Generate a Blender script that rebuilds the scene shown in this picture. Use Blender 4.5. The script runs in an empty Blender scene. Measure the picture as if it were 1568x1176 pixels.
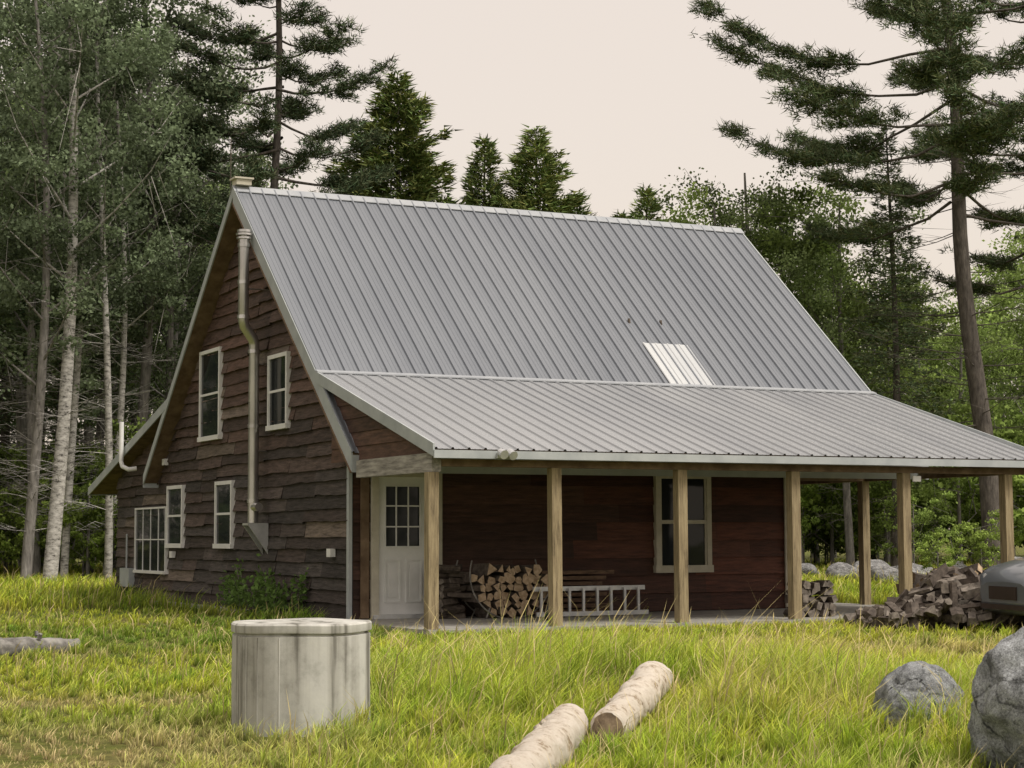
import bpy, math, random
import numpy as np
from mathutils import Vector, Matrix, noise as mnoise
random.seed(7); rng=np.random.default_rng(11)
scene=bpy.context.scene; COL=scene.collection
R=math.radians

# ------------------------------------------------------------------ camera
CX,CY,CZ=-9.9768,-25.2002,1.2162
YAW,PITCH,ROLL=0.4645,0.0828,-0.0043
fwd=Vector((math.sin(YAW)*math.cos(PITCH),math.cos(YAW)*math.cos(PITCH),math.sin(PITCH)))
rt=Vector((math.cos(YAW),-math.sin(YAW),0)); up=rt.cross(fwd)
r2=rt*math.cos(ROLL)+up*math.sin(ROLL); u2=-rt*math.sin(ROLL)+up*math.cos(ROLL)
cd=bpy.data.cameras.new('camera'); cam=bpy.data.objects.new('camera',cd); COL.objects.link(cam)
cd.sensor_width=36; cd.lens=2811.9/1568*36; cd.clip_end=2000; cd.clip_start=0.1
M=Matrix((r2,u2,-fwd)).transposed().to_4x4(); M.translation=Vector((CX,CY,CZ)); cam.matrix_world=M
scene.camera=cam
scene.view_settings.view_transform='Standard'; scene.view_settings.look='None'; scene.view_settings.exposure=0

# site survey frame: d metres along the view road, l metres to the right
SY,CYW=math.sin(YAW),math.cos(YAW)
def site(l,d): return (CX+d*SY+l*CYW, CY+d*CYW-l*SY)

# ------------------------------------------------------------------ materials
def mat(name):
    m=bpy.data.materials.new(name); m.use_nodes=True
    nt=m.node_tree; b=nt.nodes['Principled BSDF']; return m,nt,b
def N(nt,t,**k):
    n=nt.nodes.new(t)
    for a,v in k.items():
        if a in n.inputs: n.inputs[a].default_value=v
        else: setattr(n,a,v)
    return n
def ramp(nt,stops):
    n=nt.nodes.new('ShaderNodeValToRGB'); e=n.color_ramp.elements
    while len(e)<len(stops): e.new(0.5)
    for i,(p,c) in enumerate(stops):
        e[i].position=p; e[i].color=(*c,1) if len(c)==3 else c
    return n
def coords(nt,scale=(1,1,1),kind='Object'):
    tc=nt.nodes.new('ShaderNodeTexCoord'); mp=nt.nodes.new('ShaderNodeMapping')
    mp.inputs['Scale'].default_value=scale
    nt.links.new(tc.outputs[kind],mp.inputs[0]); return mp.outputs[0]
def noisy(name,stops,scale=(1,1,1),nscale=5,detail=8,rough=.8,bump=.3,bdist=.01,metal=0,spec=.3,attr=False,rg=.6):
    m,nt,b=mat(name); v=coords(nt,scale)
    n=N(nt,'ShaderNodeTexNoise',Scale=nscale,Detail=detail,Roughness=rg); nt.links.new(v,n.inputs['Vector'])
    r=ramp(nt,stops); nt.links.new(n.outputs[0],r.inputs[0]); out=r.outputs[0]
    if attr:
        a=N(nt,'ShaderNodeAttribute',attribute_name='Col'); mx=N(nt,'ShaderNodeMix',data_type='RGBA',blend_type='MULTIPLY')
        mx.inputs[0].default_value=1
        nt.links.new(out,mx.inputs[6]); nt.links.new(a.outputs['Color'],mx.inputs[7]); out=mx.outputs[2]
    nt.links.new(out,b.inputs['Base Color'])
    b.inputs['Roughness'].default_value=rough; b.inputs['Metallic'].default_value=metal
    b.inputs['Specular IOR Level'].default_value=spec
    if bump:
        bp=N(nt,'ShaderNodeBump',Strength=bump,Distance=bdist); nt.links.new(n.outputs[0],bp.inputs['Height'])
        nt.links.new(bp.outputs[0],b.inputs['Normal'])
    return m
M_side=noisy('gable_siding',[(.32,(.30,.28,.27)),(.48,(.9,.88,.87)),(.60,(1.25,1.2,1.2)),(.74,(2.1,2.05,2.0))],(1,.8,7),3.2,12,attr=True,bump=.8,bdist=.03,rg=.75)
M_front=noisy('stained_boards',[(.3,(.3,.3,.3)),(.6,(1,1,1)),(.8,(1.7,1.5,1.4))],(.8,1,7),2.5,10,attr=True,bump=.5,bdist=.02,rough=.6,rg=.7)
M_post=noisy('weathered_post',[(.30,(.05,.038,.025)),(.42,(.21,.165,.10)),(.55,(.33,.265,.16)),(.75,(.45,.38,.26))],(8,8,.7),3,12,bump=.6,rg=.75)
M_beam=noisy('grey_beam',[(.3,(.14,.13,.12)),(.7,(.44,.42,.38))],(6,1,8),3,8,bump=.5)
M_soffit=noisy('soffit_wood',[(.3,(.10,.065,.04)),(.7,(.24,.17,.11))],(1,1,1),5)
M_conc=noisy('slab_concrete',[(.3,(.22,.21,.19)),(.7,(.38,.37,.34))],nscale=6)
M_trim=noisy('fascia_trim',[(.3,(.34,.37,.385)),(.7,(.46,.49,.50))],nscale=3,bump=.05,rough=.45)
M_cap=noisy('roof_flashing',[(.3,(.30,.32,.35)),(.7,(.40,.42,.44))],nscale=3,bump=.05,rough=.4)
M_white=noisy('white_paint',[(.3,(.66,.67,.66)),(.7,(.78,.78,.77))],nscale=4,bump=.05,rough=.45)
M_tan=noisy('tan_trim',[(.3,(.46,.43,.35)),(.7,(.60,.57,.47))],nscale=6,bump=.1)
M_dark=noisy('dark_wall_core',[(.3,(.03,.02,.015)),(.7,(.05,.035,.03))],nscale=3)
M_steel=noisy('steel_pipe',[(.3,(.40,.39,.38)),(.7,(.66,.65,.64))],(1,1,.4),4,rough=.28,metal=.85,bump=.05)
M_alu=noisy('aluminium',[(.3,(.5,.51,.52)),(.7,(.66,.67,.68))],nscale=8,rough=.4,metal=.5,bump=.05)
M_barkw=noisy('log_bark',[(.35,(.12,.08,.05)),(.41,(.38,.30,.21)),(.47,(.64,.57,.48)),(.8,(.80,.76,.69))],(1,1,1),8,12,bump=1,bdist=.03,rg=.8)
M_cut=noisy('cut_wood',[(.3,(.28,.19,.11)),(.7,(.60,.47,.33))],nscale=18,bump=.4)
M_cutd=noisy('old_cut_face',[(.3,(.10,.07,.05)),(.7,(.42,.32,.22))],nscale=18,bump=.6)
M_lumber=noisy('old_lumber',[(.3,(.06,.04,.03)),(.7,(.22,.14,.09))],(1,1,4),8,bump=.4)
M_cutg=noisy('grey_cut_wood',[(.3,(.07,.06,.05)),(.7,(.27,.235,.20))],nscale=14,bump=.4)
M_barkd=noisy('firewood_bark',[(.3,(.035,.027,.022)),(.7,(.14,.115,.095))],nscale=14,bump=.6)
M_oldlog=noisy('old_log_grey',[(.3,(.08,.075,.07)),(.7,(.3,.29,.27))],(1,1,1),10,bump=.8)
M_trunk=noisy('pine_bark',[(.3,(.04,.034,.03)),(.6,(.12,.105,.092)),(.8,(.2,.18,.16))],(3,3,.8),4,8,bump=.9,bdist=.04)
M_trunkg=noisy('grey_bark',[(.3,(.10,.095,.088)),(.6,(.25,.235,.22)),(.8,(.40,.385,.365))],(3,3,.7),4,8,bump=.6,bdist=.03)
M_birch=noisy('birch_bark',[(.38,(.06,.055,.05)),(.46,(.30,.29,.27)),(.58,(.50,.485,.46)),(.8,(.66,.64,.61))],(2,2,5),2.2,10,bump=.3,rg=.75)
M_glass,nt,b=mat('window_glass'); b.inputs['Base Color'].default_value=(.018,.022,.025,1); b.inputs['Roughness'].default_value=.05; b.inputs['Specular IOR Level'].default_value=.28
v=coords(nt,(1,1,1)); n=N(nt,'ShaderNodeTexNoise',Scale=1.2); nt.links.new(v,n.inputs['Vector'])
bp=N(nt,'ShaderNodeBump',Strength=.06,Distance=.1); nt.links.new(n.outputs[0],bp.inputs['Height']); nt.links.new(bp.outputs[0],b.inputs['Normal'])
def roofmat(name,c1,c2,rough,metal,spec=.6):
    m,nt,b=mat(name); v=coords(nt,(.5,.12,.12)); n=N(nt,'ShaderNodeTexNoise',Scale=2.5,Detail=6); nt.links.new(v,n.inputs['Vector'])
    r=ramp(nt,[(.3,c1),(.7,c2)]); nt.links.new(n.outputs[0],r.inputs[0]); nt.links.new(r.outputs[0],b.inputs['Base Color'])
    v2=coords(nt,(3,3,3)); n2=N(nt,'ShaderNodeTexNoise',Scale=4,Detail=8); nt.links.new(v2,n2.inputs['Vector'])
    mr=N(nt,'ShaderNodeMapRange'); mr.inputs[3].default_value=rough-.08; mr.inputs[4].default_value=rough+.12
    nt.links.new(n2.outputs[0],mr.inputs[0]); nt.links.new(mr.outputs[0],b.inputs['Roughness'])
    b.inputs['Metallic'].default_value=metal; b.inputs['Specular IOR Level'].default_value=spec; return m
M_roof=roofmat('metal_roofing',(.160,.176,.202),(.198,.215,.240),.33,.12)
M_roof_lit=roofmat('roofing_sky_sheen',(.28,.295,.315),(.35,.365,.38),.24,.15,.9)  # same roofing, base lightened to paint in the sky's sheen on shallow slopes
M_clear=roofmat('skylight_panel',(.44,.46,.48),(.54,.56,.57),.4,0)
def granite(name,k,tint=(1,1,1)):
    m,nt,b=mat(name); v=coords(nt)
    n=N(nt,'ShaderNodeTexNoise',Scale=4,Detail=12,Roughness=.72); nt.links.new(v,n.inputs['Vector'])
    n2=N(nt,'ShaderNodeTexNoise',Scale=60,Detail=4,Roughness=.8); nt.links.new(v,n2.inputs['Vector'])
    vo=N(nt,'ShaderNodeTexVoronoi',feature='DISTANCE_TO_EDGE',Scale=2.6); 
    mx0=N(nt,'ShaderNodeMix',data_type='VECTOR'); mx0.inputs[0].default_value=.22
    nt.links.new(v,mx0.inputs[4]); nt.links.new(n.outputs['Color'],mx0.inputs[5]); nt.links.new(mx0.outputs[1],vo.inputs['Vector'])
    cr=ramp(nt,[(.0,(.35,.35,.35)),(.035,(1,1,1))]); nt.links.new(vo.outputs['Distance'],cr.inputs[0])
    c=lambda a:(a*k*tint[0],a*k*tint[1],a*k*tint[2])
    r=ramp(nt,[(.32,c(.08)),(.5,c(.225)),(.68,c(.42))]); nt.links.new(n.outputs[0],r.inputs[0])
    r3=ramp(nt,[(.35,(.4,.4,.4)),(.5,(1,1,1)),(.65,(1.45,1.45,1.45))]); nt.links.new(n2.outputs[0],r3.inputs[0])
    mx=N(nt,'ShaderNodeMix',data_type='RGBA',blend_type='MULTIPLY'); mx.inputs[0].default_value=1
    nt.links.new(r.outputs[0],mx.inputs[6]); nt.links.new(r3.outputs[0],mx.inputs[7])
    m2=N(nt,'ShaderNodeMix',data_type='RGBA',blend_type='MULTIPLY'); m2.inputs[0].default_value=.6
    nt.links.new(mx.outputs[2],m2.inputs[6]); nt.links.new(cr.outputs[0],m2.inputs[7]); nt.links.new(m2.outputs[2],b.inputs['Base Color'])
    bp=N(nt,'ShaderNodeBump',Strength=1,Distance=.08); nt.links.new(n.outputs[0],bp.inputs['Height'])
    bq=N(nt,'ShaderNodeBump',Strength=.6,Distance=.03); nt.links.new(cr.outputs[0],bq.inputs['Height']); nt.links.new(bp.outputs[0],bq.inputs['Normal']); nt.links.new(bq.outputs[0],b.inputs['Normal'])
    b.inputs['Roughness'].default_value=.9; return m
M_rock=granite('granite',1.05); M_rock2=granite('granite_light',1.5,(.95,1,1.05))
m,nt,b=mat('well_ring_concrete'); M_ring=m
v=coords(nt,(7,7,.35)); n=N(nt,'ShaderNodeTexNoise',Scale=1.3,Detail=6,Roughness=.5); nt.links.new(v,n.inputs['Vector'])
v2=coords(nt); n2=N(nt,'ShaderNodeTexNoise',Scale=6,Detail=10,Roughness=.7); nt.links.new(v2,n2.inputs['Vector'])
r=ramp(nt,[(.37,(.17,.165,.145)),(.44,(.37,.365,.335)),(.6,(.50,.50,.47))]); nt.links.new(n.outputs[0],r.inputs[0])
r3=ramp(nt,[(.3,(.68,.68,.66)),(.5,(1,1,1)),(.7,(1.1,1.1,1.08))]); nt.links.new(n2.outputs[0],r3.inputs[0])
mx=N(nt,'ShaderNodeMix',data_type='RGBA',blend_type='MULTIPLY'); mx.inputs[0].default_value=1
nt.links.new(r.outputs[0],mx.inputs[6]); nt.links.new(r3.outputs[0],mx.inputs[7]); nt.links.new(mx.outputs[2],b.inputs['Base Color'])
bp=N(nt,'ShaderNodeBump',Strength=.35,Distance=.01); nt.links.new(n2.outputs[0],bp.inputs['Height']); nt.links.new(bp.outputs[0],b.inputs['Normal']); b.inputs['Roughness'].default_value=.9
def leafmat(name,trans=.35):
    m,nt,b=mat(name); a=N(nt,'ShaderNodeAttribute',attribute_name='Col'); oi=N(nt,'ShaderNodeObjectInfo')
    mr=N(nt,'ShaderNodeMapRange'); mr.inputs[3].default_value=.75; mr.inputs[4].default_value=1.25
    nt.links.new(oi.outputs['Random'],mr.inputs[0])
    mx=N(nt,'ShaderNodeVectorMath',operation='SCALE'); nt.links.new(a.outputs['Color'],mx.inputs[0]); nt.links.new(mr.outputs[0],mx.inputs['Scale'])
    df=N(nt,'ShaderNodeBsdfDiffuse'); nt.links.new(mx.outputs[0],df.inputs[0]); out=df.outputs[0]
    if trans:
        tr=N(nt,'ShaderNodeBsdfTranslucent'); nt.links.new(mx.outputs[0],tr.inputs[0])
        ms=N(nt,'ShaderNodeMixShader'); ms.inputs[0].default_value=trans
        nt.links.new(df.outputs[0],ms.inputs[1]); nt.links.new(tr.outputs[0],ms.inputs[2]); out=ms.outputs[0]
    nt.links.new(out,nt.nodes['Material Output'].inputs[0]); nt.nodes.remove(b)
    return m
M_leaf=leafmat('leaves',.35); M_needle=leafmat('needles',0); M_grass=leafmat('grass_blades',.35)

# ------------------------------------------------------------------ mesh builder (numpy)
class B:
    def __init__(s): s.V=[];s.T=[];s.C=[];s.MI=[];s.n=0
    def add(s,V,F,mi=0,col=None):
        V=np.asarray(V,float).reshape(-1,3); F=np.asarray(F,int)
        s.V.append(V); s.T.append((F+s.n,)); s.MI.append(np.full(len(F),mi))
        c=np.ones((len(V),4)); 
        if col is not None: c[:,:3]=col
        s.C.append(c); s.n+=len(V)
    def mesh(s,name,mats,smooth=False):
        V=np.concatenate(s.V); C=np.concatenate(s.C); me=bpy.data.meshes.new(name)
        loops=np.concatenate([t[0].ravel() for t in s.T]); sizes=np.concatenate([np.full(len(t[0]),t[0].shape[1]) for t in s.T])
        mi=np.concatenate(s.MI)
        me.vertices.add(len(V)); me.vertices.foreach_set('co',V.ravel())
        me.loops.add(len(loops)); me.loops.foreach_set('vertex_index',loops.astype(np.int32))
        me.polygons.add(len(sizes)); st=np.concatenate([[0],np.cumsum(sizes)[:-1]])
        me.polygons.foreach_set('loop_start',st.astype(np.int32))
        me.polygons.foreach_set('material_index',mi.astype(np.int32))
        sm=np.full(len(sizes),bool(smooth)) if isinstance(smooth,bool) else np.isin(mi,smooth)
        me.polygons.foreach_set('use_smooth',sm)
        for m in mats: me.materials.append(m)
        at=me.color_attributes.new('Col','FLOAT_COLOR','POINT'); at.data.foreach_set('color',C.ravel().astype(np.float32))
        me.update(calc_edges=True); me.validate(); return me
    def box(s,x0,x1,y0,y1,z0,z1,mi=0,col=None):
        V=[(x0,y0,z0),(x1,y0,z0),(x1,y1,z0),(x0,y1,z0),(x0,y0,z1),(x1,y0,z1),(x1,y1,z1),(x0,y1,z1)]
        s.add(V,[(0,3,2,1),(4,5,6,7),(0,1,5,4),(1,2,6,5),(2,3,7,6),(3,0,4,7)],mi,col)
    def hexa(s,V,mi=0,col=None):
        s.add(V,[(0,3,2,1),(4,5,6,7),(0,1,5,4),(1,2,6,5),(2,3,7,6),(3,0,4,7)],mi,col)
    def tube(s,P,Rr,sides=8,mi=0,col=None,cap=False):
        P=np.asarray(P,float); n=len(P); Rr=np.broadcast_to(np.asarray(Rr,float),(n,))
        T=np.gradient(P,axis=0); T/=np.linalg.norm(T,axis=1)[:,None]+1e-9
        A=np.zeros((n,3)); a=np.cross(T[0],[.31,.17,.93] if abs(T[0][2])<.8 else [.95,.2,.1]); a/=np.linalg.norm(a)+1e-9
        for i in range(n):
            a=a-T[i]*a.dot(T[i]); a/=np.linalg.norm(a)+1e-9; A[i]=a
        Bq=np.cross(T,A)
        th=np.linspace(0,2*math.pi,sides,endpoint=False)
        V=P[:,None]+Rr[:,None,None]*(np.cos(th)[None,:,None]*A[:,None]+np.sin(th)[None,:,None]*Bq[:,None])
        i=np.arange(n-1)[:,None]*sides; j=np.arange(sides)[None]; k=(j+1)%sides
        F=np.stack([i+j,i+k,i+sides+k,i+sides+j],-1).reshape(-1,4)
        s.add(V.reshape(-1,3),F,mi,col)
        if cap:
            for q in (0,n-1):
                ring=V[q]; c=P[q]; s.add(np.vstack([ring,c]),[(a_,(a_+1)%sides,sides) for a_ in range(sides)],mi,col)
def obj(name,me,parent=None,loc=(0,0,0),rot=(0,0,0),scale=1):
    o=bpy.data.objects.new(name,me); COL.objects.link(o); o.location=loc; o.rotation_euler=rot
    o.scale=(scale,)*3 if not hasattr(scale,'__len__') else scale
    if parent: o.parent=parent
    return o
def empty(name,loc=(0,0,0)):
    o=bpy.data.objects.new(name,None); COL.objects.link(o); o.location=loc; o.empty_display_size=.2; return o
def sn(x,y,f,ph=0):
    return (np.sin(x*f+1.3*np.sin(y*f*.7+ph)+ph)*np.cos(y*f*.9+1.1*np.sin(x*f*.6+ph*2))+ .5*np.sin(x*f*2.1+y*f*1.7+ph*3+np.sin(y*f*1.9)))/1.5

# ------------------------------------------------------------------ ground
def ground_mat():
    m,nt,b=mat('ground_soil'); v=coords(nt)
    n=N(nt,'ShaderNodeTexNoise',Scale=.35,Detail=10,Roughness=.65); nt.links.new(v,n.inputs['Vector'])
    n2=N(nt,'ShaderNodeTexNoise',Scale=9,Detail=8,Roughness=.7); nt.links.new(v,n2.inputs['Vector'])
    r=ramp(nt,[(.3,(.06,.08,.02)),(.5,(.12,.14,.035)),(.62,(.18,.16,.07)),(.75,(.23,.17,.10))]); nt.links.new(n.outputs[0],r.inputs[0])
    r3=ramp(nt,[(.3,(.4,.4,.4)),(.7,(1.4,1.35,1.2))]); nt.links.new(n2.outputs[0],r3.inputs[0])
    mx=N(nt,'ShaderNodeMix',data_type='RGBA',blend_type='MULTIPLY'); mx.inputs[0].default_value=1
    nt.links.new(r.outputs[0],mx.inputs[6]); nt.links.new(r3.outputs[0],mx.inputs[7]); nt.links.new(mx.outputs[2],b.inputs['Base Color'])
    bp=N(nt,'ShaderNodeBump',Strength=.8,Distance=.05); nt.links.new(n2.outputs[0],bp.inputs['Height']); nt.links.new(bp.outputs[0],b.inputs['Normal'])
    b.inputs['Roughness'].default_value=1; b.inputs['Specular IOR Level'].default_value=.1; return m
g=B(); g.add([(-700,-300,0),(700,-300,0),(700,1100,0),(-700,1100,0)],[(0,1,2,3)])
obj('ground',g.mesh('ground',[ground_mat()]))

# ------------------------------------------------------------------ house
YR,ZR=3.92,7.02; YE,ZE=-1.4504,2.3708; XL,XR=-.5688,9.5009; SL=(ZR-ZE)/(YR-YE)
YB,ZB=-.10,ZR-SL*(YR+.10); YP,ZP=-4.2511,2.3046
XH=7.72; YL=13.29; YRE=2*YR-YE; YW2=9.2
house=empty('wood_cabin_house')
def zroof(y): return ZR-SL*abs(y-YR)
LT0=(7.73,3.72); LT1=(13.6,2.24); LSL=(LT0[1]-LT1[1])/(LT1[0]-LT0[0])
# the walls are drawn in their own plan units: origin at the front-left corner, 0.975 m per unit
KW=.975; WO=(-.2494,-.63,.0304)
walls=empty('walls',WO); walls.scale=(KW,)*3; walls.parent=house
def zw(yw,dd=0): return (zroof(yw*KW+WO[1])-dd-WO[2])/KW
def yw_at(zw_,dd,side):
    z=zw_*KW+WO[2]+dd; y=YR+side*(ZR-z)/SL; return (y-WO[1])/KW
def zlt(yw,dd=0): return (LT0[1]-LSL*((yw*KW+WO[1])-LT0[0])-dd-WO[2])/KW
YRW=(YR-WO[1])/KW
w=B()
def prism(b,poly,x0,x1,mi=0,col=None):
    n=len(poly); V=[(x0,y,z) for y,z in poly]+[(x1,y,z) for y,z in poly]
    b.add(V,[(i,(i+1)%n,n+(i+1)%n,n+i) for i in range(n)],mi,col); off=b.n-2*n
    b.T.append((np.array([list(range(n-1,-1,-1))])+off,)); b.MI.append(np.array([mi]))
    b.T.append((np.array([list(range(n,2*n))])+off,)); b.MI.append(np.array([mi]))
d=.17
prism(w,[(0.01,-.1),(YW2,-.1),(YW2,zw(YW2,d)),(YRW,zw(YRW,d)),(0.01,zw(0,d))],.01,XH)
prism(w,[(YW2+.01,-.1),(YL,-.1),(YL,zlt(YL,d)),(YW2+.01,zlt(YW2,d))],.01,7.6)
prism(w,[(0.01,2.5),(YW2,2.5),(YW2,zw(YW2,d)),(YRW,zw(YRW,d)),(0.01,zw(0,d))],XH+.002,9.7)
obj('wall_core',w.mesh('wall_core',[M_dark]),walls)
s=B(); h=.205; z=.02
while z<6.9:
    zt=z+h; zm=z+h*.3
    if zm>zw(YRW,.2): break
    y0=.0 if zm<zw(0,.16) else yw_at(zm,.16,-1)
    y1=yw_at(zm,.16,1); 
    if zm<zlt(YW2,.14): y1=YW2+(zlt(YW2,.14)-zm)/LSL
    y1=min(y1,YL); y=y0
    while y<y1-.02:
        L=random.uniform(.8,2.8); ye=min(y+L,y1)
        if y1-ye<.4: ye=y1
        nseg=max(1,int((ye-y)/.11)); ys=np.linspace(y+.003,ye-.003,nseg+1)
        bz=z-.012+random.uniform(-.012,.010)+np.cumsum(rng.normal(0,.0045,nseg+1)); bz=np.clip(bz,z-.036,z+.015)
        out=.045+rng.uniform(-.012,.022)
        hf=min(1,max(0,(zm-1.3)/3.3)); g0=np.array([.082,.074,.070]); g1=np.array([.120,.074,.058])
        mixr=min(1,max(0,hf*.8+random.uniform(-.2,.30))); c=(g0*(1-mixr)+g1*mixr)*random.uniform(.6,1.25)
        if random.random()<.06: c=np.array([.18,.15,.125])*random.uniform(.8,1.1)
        V=[];F=[]
        for i,yy in enumerate(ys):
            V+=[(-out-rng.uniform(0,.008),yy,bz[i]),(-.008,yy,zt),(.0,yy,bz[i])]
        for i in range(nseg):
            a=i*3;F+=[(a,a+3,a+4,a+1),(a,a+2,a+5,a+3)]
        s.add(V,F,0,c)
        for a in (0,nseg*3): s.add([V[a],V[a+1],V[a+2]],[(0,1,2)],0,c*.5)
        y=ye
    z+=h
obj('gable_siding',s.mesh('gable_siding',[M_side]),walls)
s=B(); z=.03
while z<3.3:
    x=0.02
    while x<XH-.02:
        xe=min(x+random.uniform(2.2,4.8),XH)
        if XH-xe<.6: xe=XH
        t=min(1,max(0,(x+xe)/2/XH)); c=(np.array([.075,.045,.033])*(1-t)+np.array([.125,.042,.024])*t)*random.uniform(.5,1.35)
        V=[(x+.002,-.038,z),(xe-.002,-.038,z),(xe-.002,-.004,z+.28),(x+.002,-.004,z+.28),(x,0,z),(xe,0,z)]
        s.add(V,[(0,1,2,3),(0,4,5,1)],0,c); x=xe
    c=np.array([.13,.05,.03])*random.uniform(.7,1.2)
    s.add([(XH+.03,0,z),(XH+.03,YW2,z),(XH+.006,YW2,z+.28),(XH+.006,0,z+.28)],[(0,1,2,3)],0,c)
    z+=.28
obj('porch_wall_boards',s.mesh('porch_wall_boards',[M_front]),walls)
t=B(); t.box(-.055,.0,-.05,.04,0.0,2.6,0); t.box(XH-.08,XH+.05,-.07,-.040,0.03,2.6,1); t.box(.13,.26,-.07,-.040,.03,2.3,2)
obj('corner_trim',t.mesh('corner_trim',[M_trim,M_tan,M_soffit]),walls)

# roofs
def ribbed(b,x0,x1,A,Bp,mi=0,pitch=.2289,lift=.012,hgt=.030):
    A=np.array(A);Bp=np.array(Bp); dv=Bp-A; nrm=np.array([-dv[1],dv[0]]); nrm/=np.linalg.norm(nrm)
    if nrm[1]<0:nrm=-nrm
    xs=[];hs=[]; x=x0
    while x<x1-.001:
        for q,hh in ((0,0),(.010,1),(.034,1),(.044,0),(.10,0),(.108,.16),(.118,0),(.165,0),(.173,.16),(.183,0)):
            if x+q<=x1: xs.append(x+q);hs.append(hh*hgt)
        x+=pitch
    xs.append(x1);hs.append(0); xs=np.array(xs);hs=np.array(hs)+lift; n=len(xs)
    ns=9; V=np.zeros((ns,n,3))
    for i in range(ns):
        f=i/(ns-1); p=A+dv*f
        V[i,:,0]=xs; V[i,:,1]=p[0]+nrm[0]*hs; V[i,:,2]=p[1]+nrm[1]*hs
    i=np.arange(ns-1)[:,None]*n; j=np.arange(n-1)[None]
    F=np.stack([i+j,i+n+j,i+n+j+1,i+j+1],-1).reshape(-1,4); b.add(V.reshape(-1,3),F,mi)
def slab(b,x0,x1,A,Bp,th,mi):
    b.hexa([(x0,A[0],A[1]-th),(x1,A[0],A[1]-th),(x1,Bp[0],Bp[1]-th),(x0,Bp[0],Bp[1]-th),(x0,A[0],A[1]),(x1,A[0],A[1]),(x1,Bp[0],Bp[1]),(x0,Bp[0],Bp[1])],mi)
r=B()
eF=(YE,ZE); rg_=(YR,ZR); eR=(YRE,ZE); pb=(YB,ZB); pe=(YP,ZP)
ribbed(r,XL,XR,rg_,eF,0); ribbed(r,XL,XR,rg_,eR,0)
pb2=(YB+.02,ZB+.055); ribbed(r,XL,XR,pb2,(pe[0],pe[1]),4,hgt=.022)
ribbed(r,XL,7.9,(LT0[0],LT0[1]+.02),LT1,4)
slab(r,XL+.02,XR-.02,rg_,(YE+.02,zroof(YE+.02)),.13,1); slab(r,XL+.02,XR-.02,rg_,(YRE-.02,zroof(YRE-.02)),.13,1)
slab(r,XL+.02,XR-.02,(YB,ZB),(YP+.03,ZP+.012),.10,1); slab(r,XL+.02,7.9,LT0,(LT1[0]-.03,LT1[1]+.01),.10,1)
def rake(x,A,Bp,top,bot,th=.025,mi=2):
    r.hexa([(x-th,A[0],A[1]-bot),(x,A[0],A[1]-bot),(x,Bp[0],Bp[1]-bot),(x-th,Bp[0],Bp[1]-bot),(x-th,A[0],A[1]+top),(x,A[0],A[1]+top),(x,Bp[0],Bp[1]+top),(x-th,Bp[0],Bp[1]+top)],mi)
for x in (XL+.018,XR+.007):
    rake(x,(YR,ZR),eF,.035,.24); rake(x-.001,(YR,ZR),eR,.035,.14); rake(x-.012,pb,pe,.08,.085)
rake(XL+.012,LT0,LT1,.035,.13)
rake(XL+.028,(YR,ZR-.24),(YE,ZE-.24),.0,.03,.05,1)
r.box(XL,XR,YE-.022,YE+.0,ZE-.26,ZE-.02,2)
r.box(XL,XR,YRE,YRE+.022,ZE-.2,ZE-.02,2)
r.box(XL-.012,XR,YP-.024,YP+.004,ZP-.105,ZP-.004,2)
r.box(XL,7.9,LT1[0],LT1[0]+.02,LT1[1]-.12,LT1[1],2)
for sgn in (-1,1):
    r.hexa([(XL-.02,YR,ZR+.034),(XR+.02,YR,ZR+.034),(XR+.02,YR+sgn*.13,ZR-.13*SL+.040),(XL-.02,YR+sgn*.13,ZR-.13*SL+.040),
            (XL-.02,YR,ZR+.052),(XR+.02,YR,ZR+.052),(XR+.02,YR+sgn*.13,ZR-.13*SL+.052),(XL-.02,YR+sgn*.13,ZR-.13*SL+.052)],3)
r.hexa([(XL-.01,YB+.07,ZB+.055+.055),(XR+.01,YB+.07,ZB+.110),(XR+.01,YB-.05,ZB+.060),(XL-.01,YB-.05,ZB+.060),
        (XL-.01,YB+.07,ZB+.117),(XR+.01,YB+.07,ZB+.117),(XR+.01,YB-.05,ZB+.078),(XL-.01,YB-.05,ZB+.078)],3)
obj('metal_roof',r.mesh('metal_roof',[M_roof,M_soffit,M_trim,M_cap,M_roof_lit]),house)
q=B(); ribbed(q,5.49,6.36,(.86,zroof(.86)+.012),(-.02,zroof(-.02)+.012),0,lift=.022,hgt=.012)
obj('skylight_panel',q.mesh('skylight_panel',[M_clear]),house)
q=B()
for x,y in ((5.52,1.33),(6.14,1.33)):
    z=zroof(y); q.tube([(x,y,z-.03),(x,y,z+.08)],[.03,.022],10,0,cap=True)
obj('roof_vent',q.mesh('roof_vent',[M_barkd]),house)
q=B(); q.box(XL+.02,XL+.28,YR-.12,YR+.12,ZR+.056,ZR+.15,0); q.box(XL-.02,XL+.31,YR-.15,YR+.15,ZR+.152,ZR+.18,0)
obj('ridge_box',q.mesh('ridge_box',[M_tan]),house)
q=B(); q.tube([(XL+.05,YR+.3,ZR-.2),(XL+.05,YR+.3,ZR+.9)],.008,5,0); obj('aerial',q.mesh('aerial',[M_barkd]),house)
q=B(); q.box(.28,.50,YP-.06,YP-.026,ZP-.10,ZP-.03,0)
q.tube([(.33,YP-.05,ZP-.02),(.33,YP-.16,ZP-.06)],[.05,.06],14,0,cap=True); q.tube([(.45,YP-.05,ZP-.02),(.46,YP-.16,ZP-.07)],[.05,.06],14,0,cap=True)
q.box(7.06,7.20,-4.10,-4.075,1.98,2.06,1)
obj('floodlight',q.mesh('floodlight',[M_alu,M_white]),house)

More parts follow.
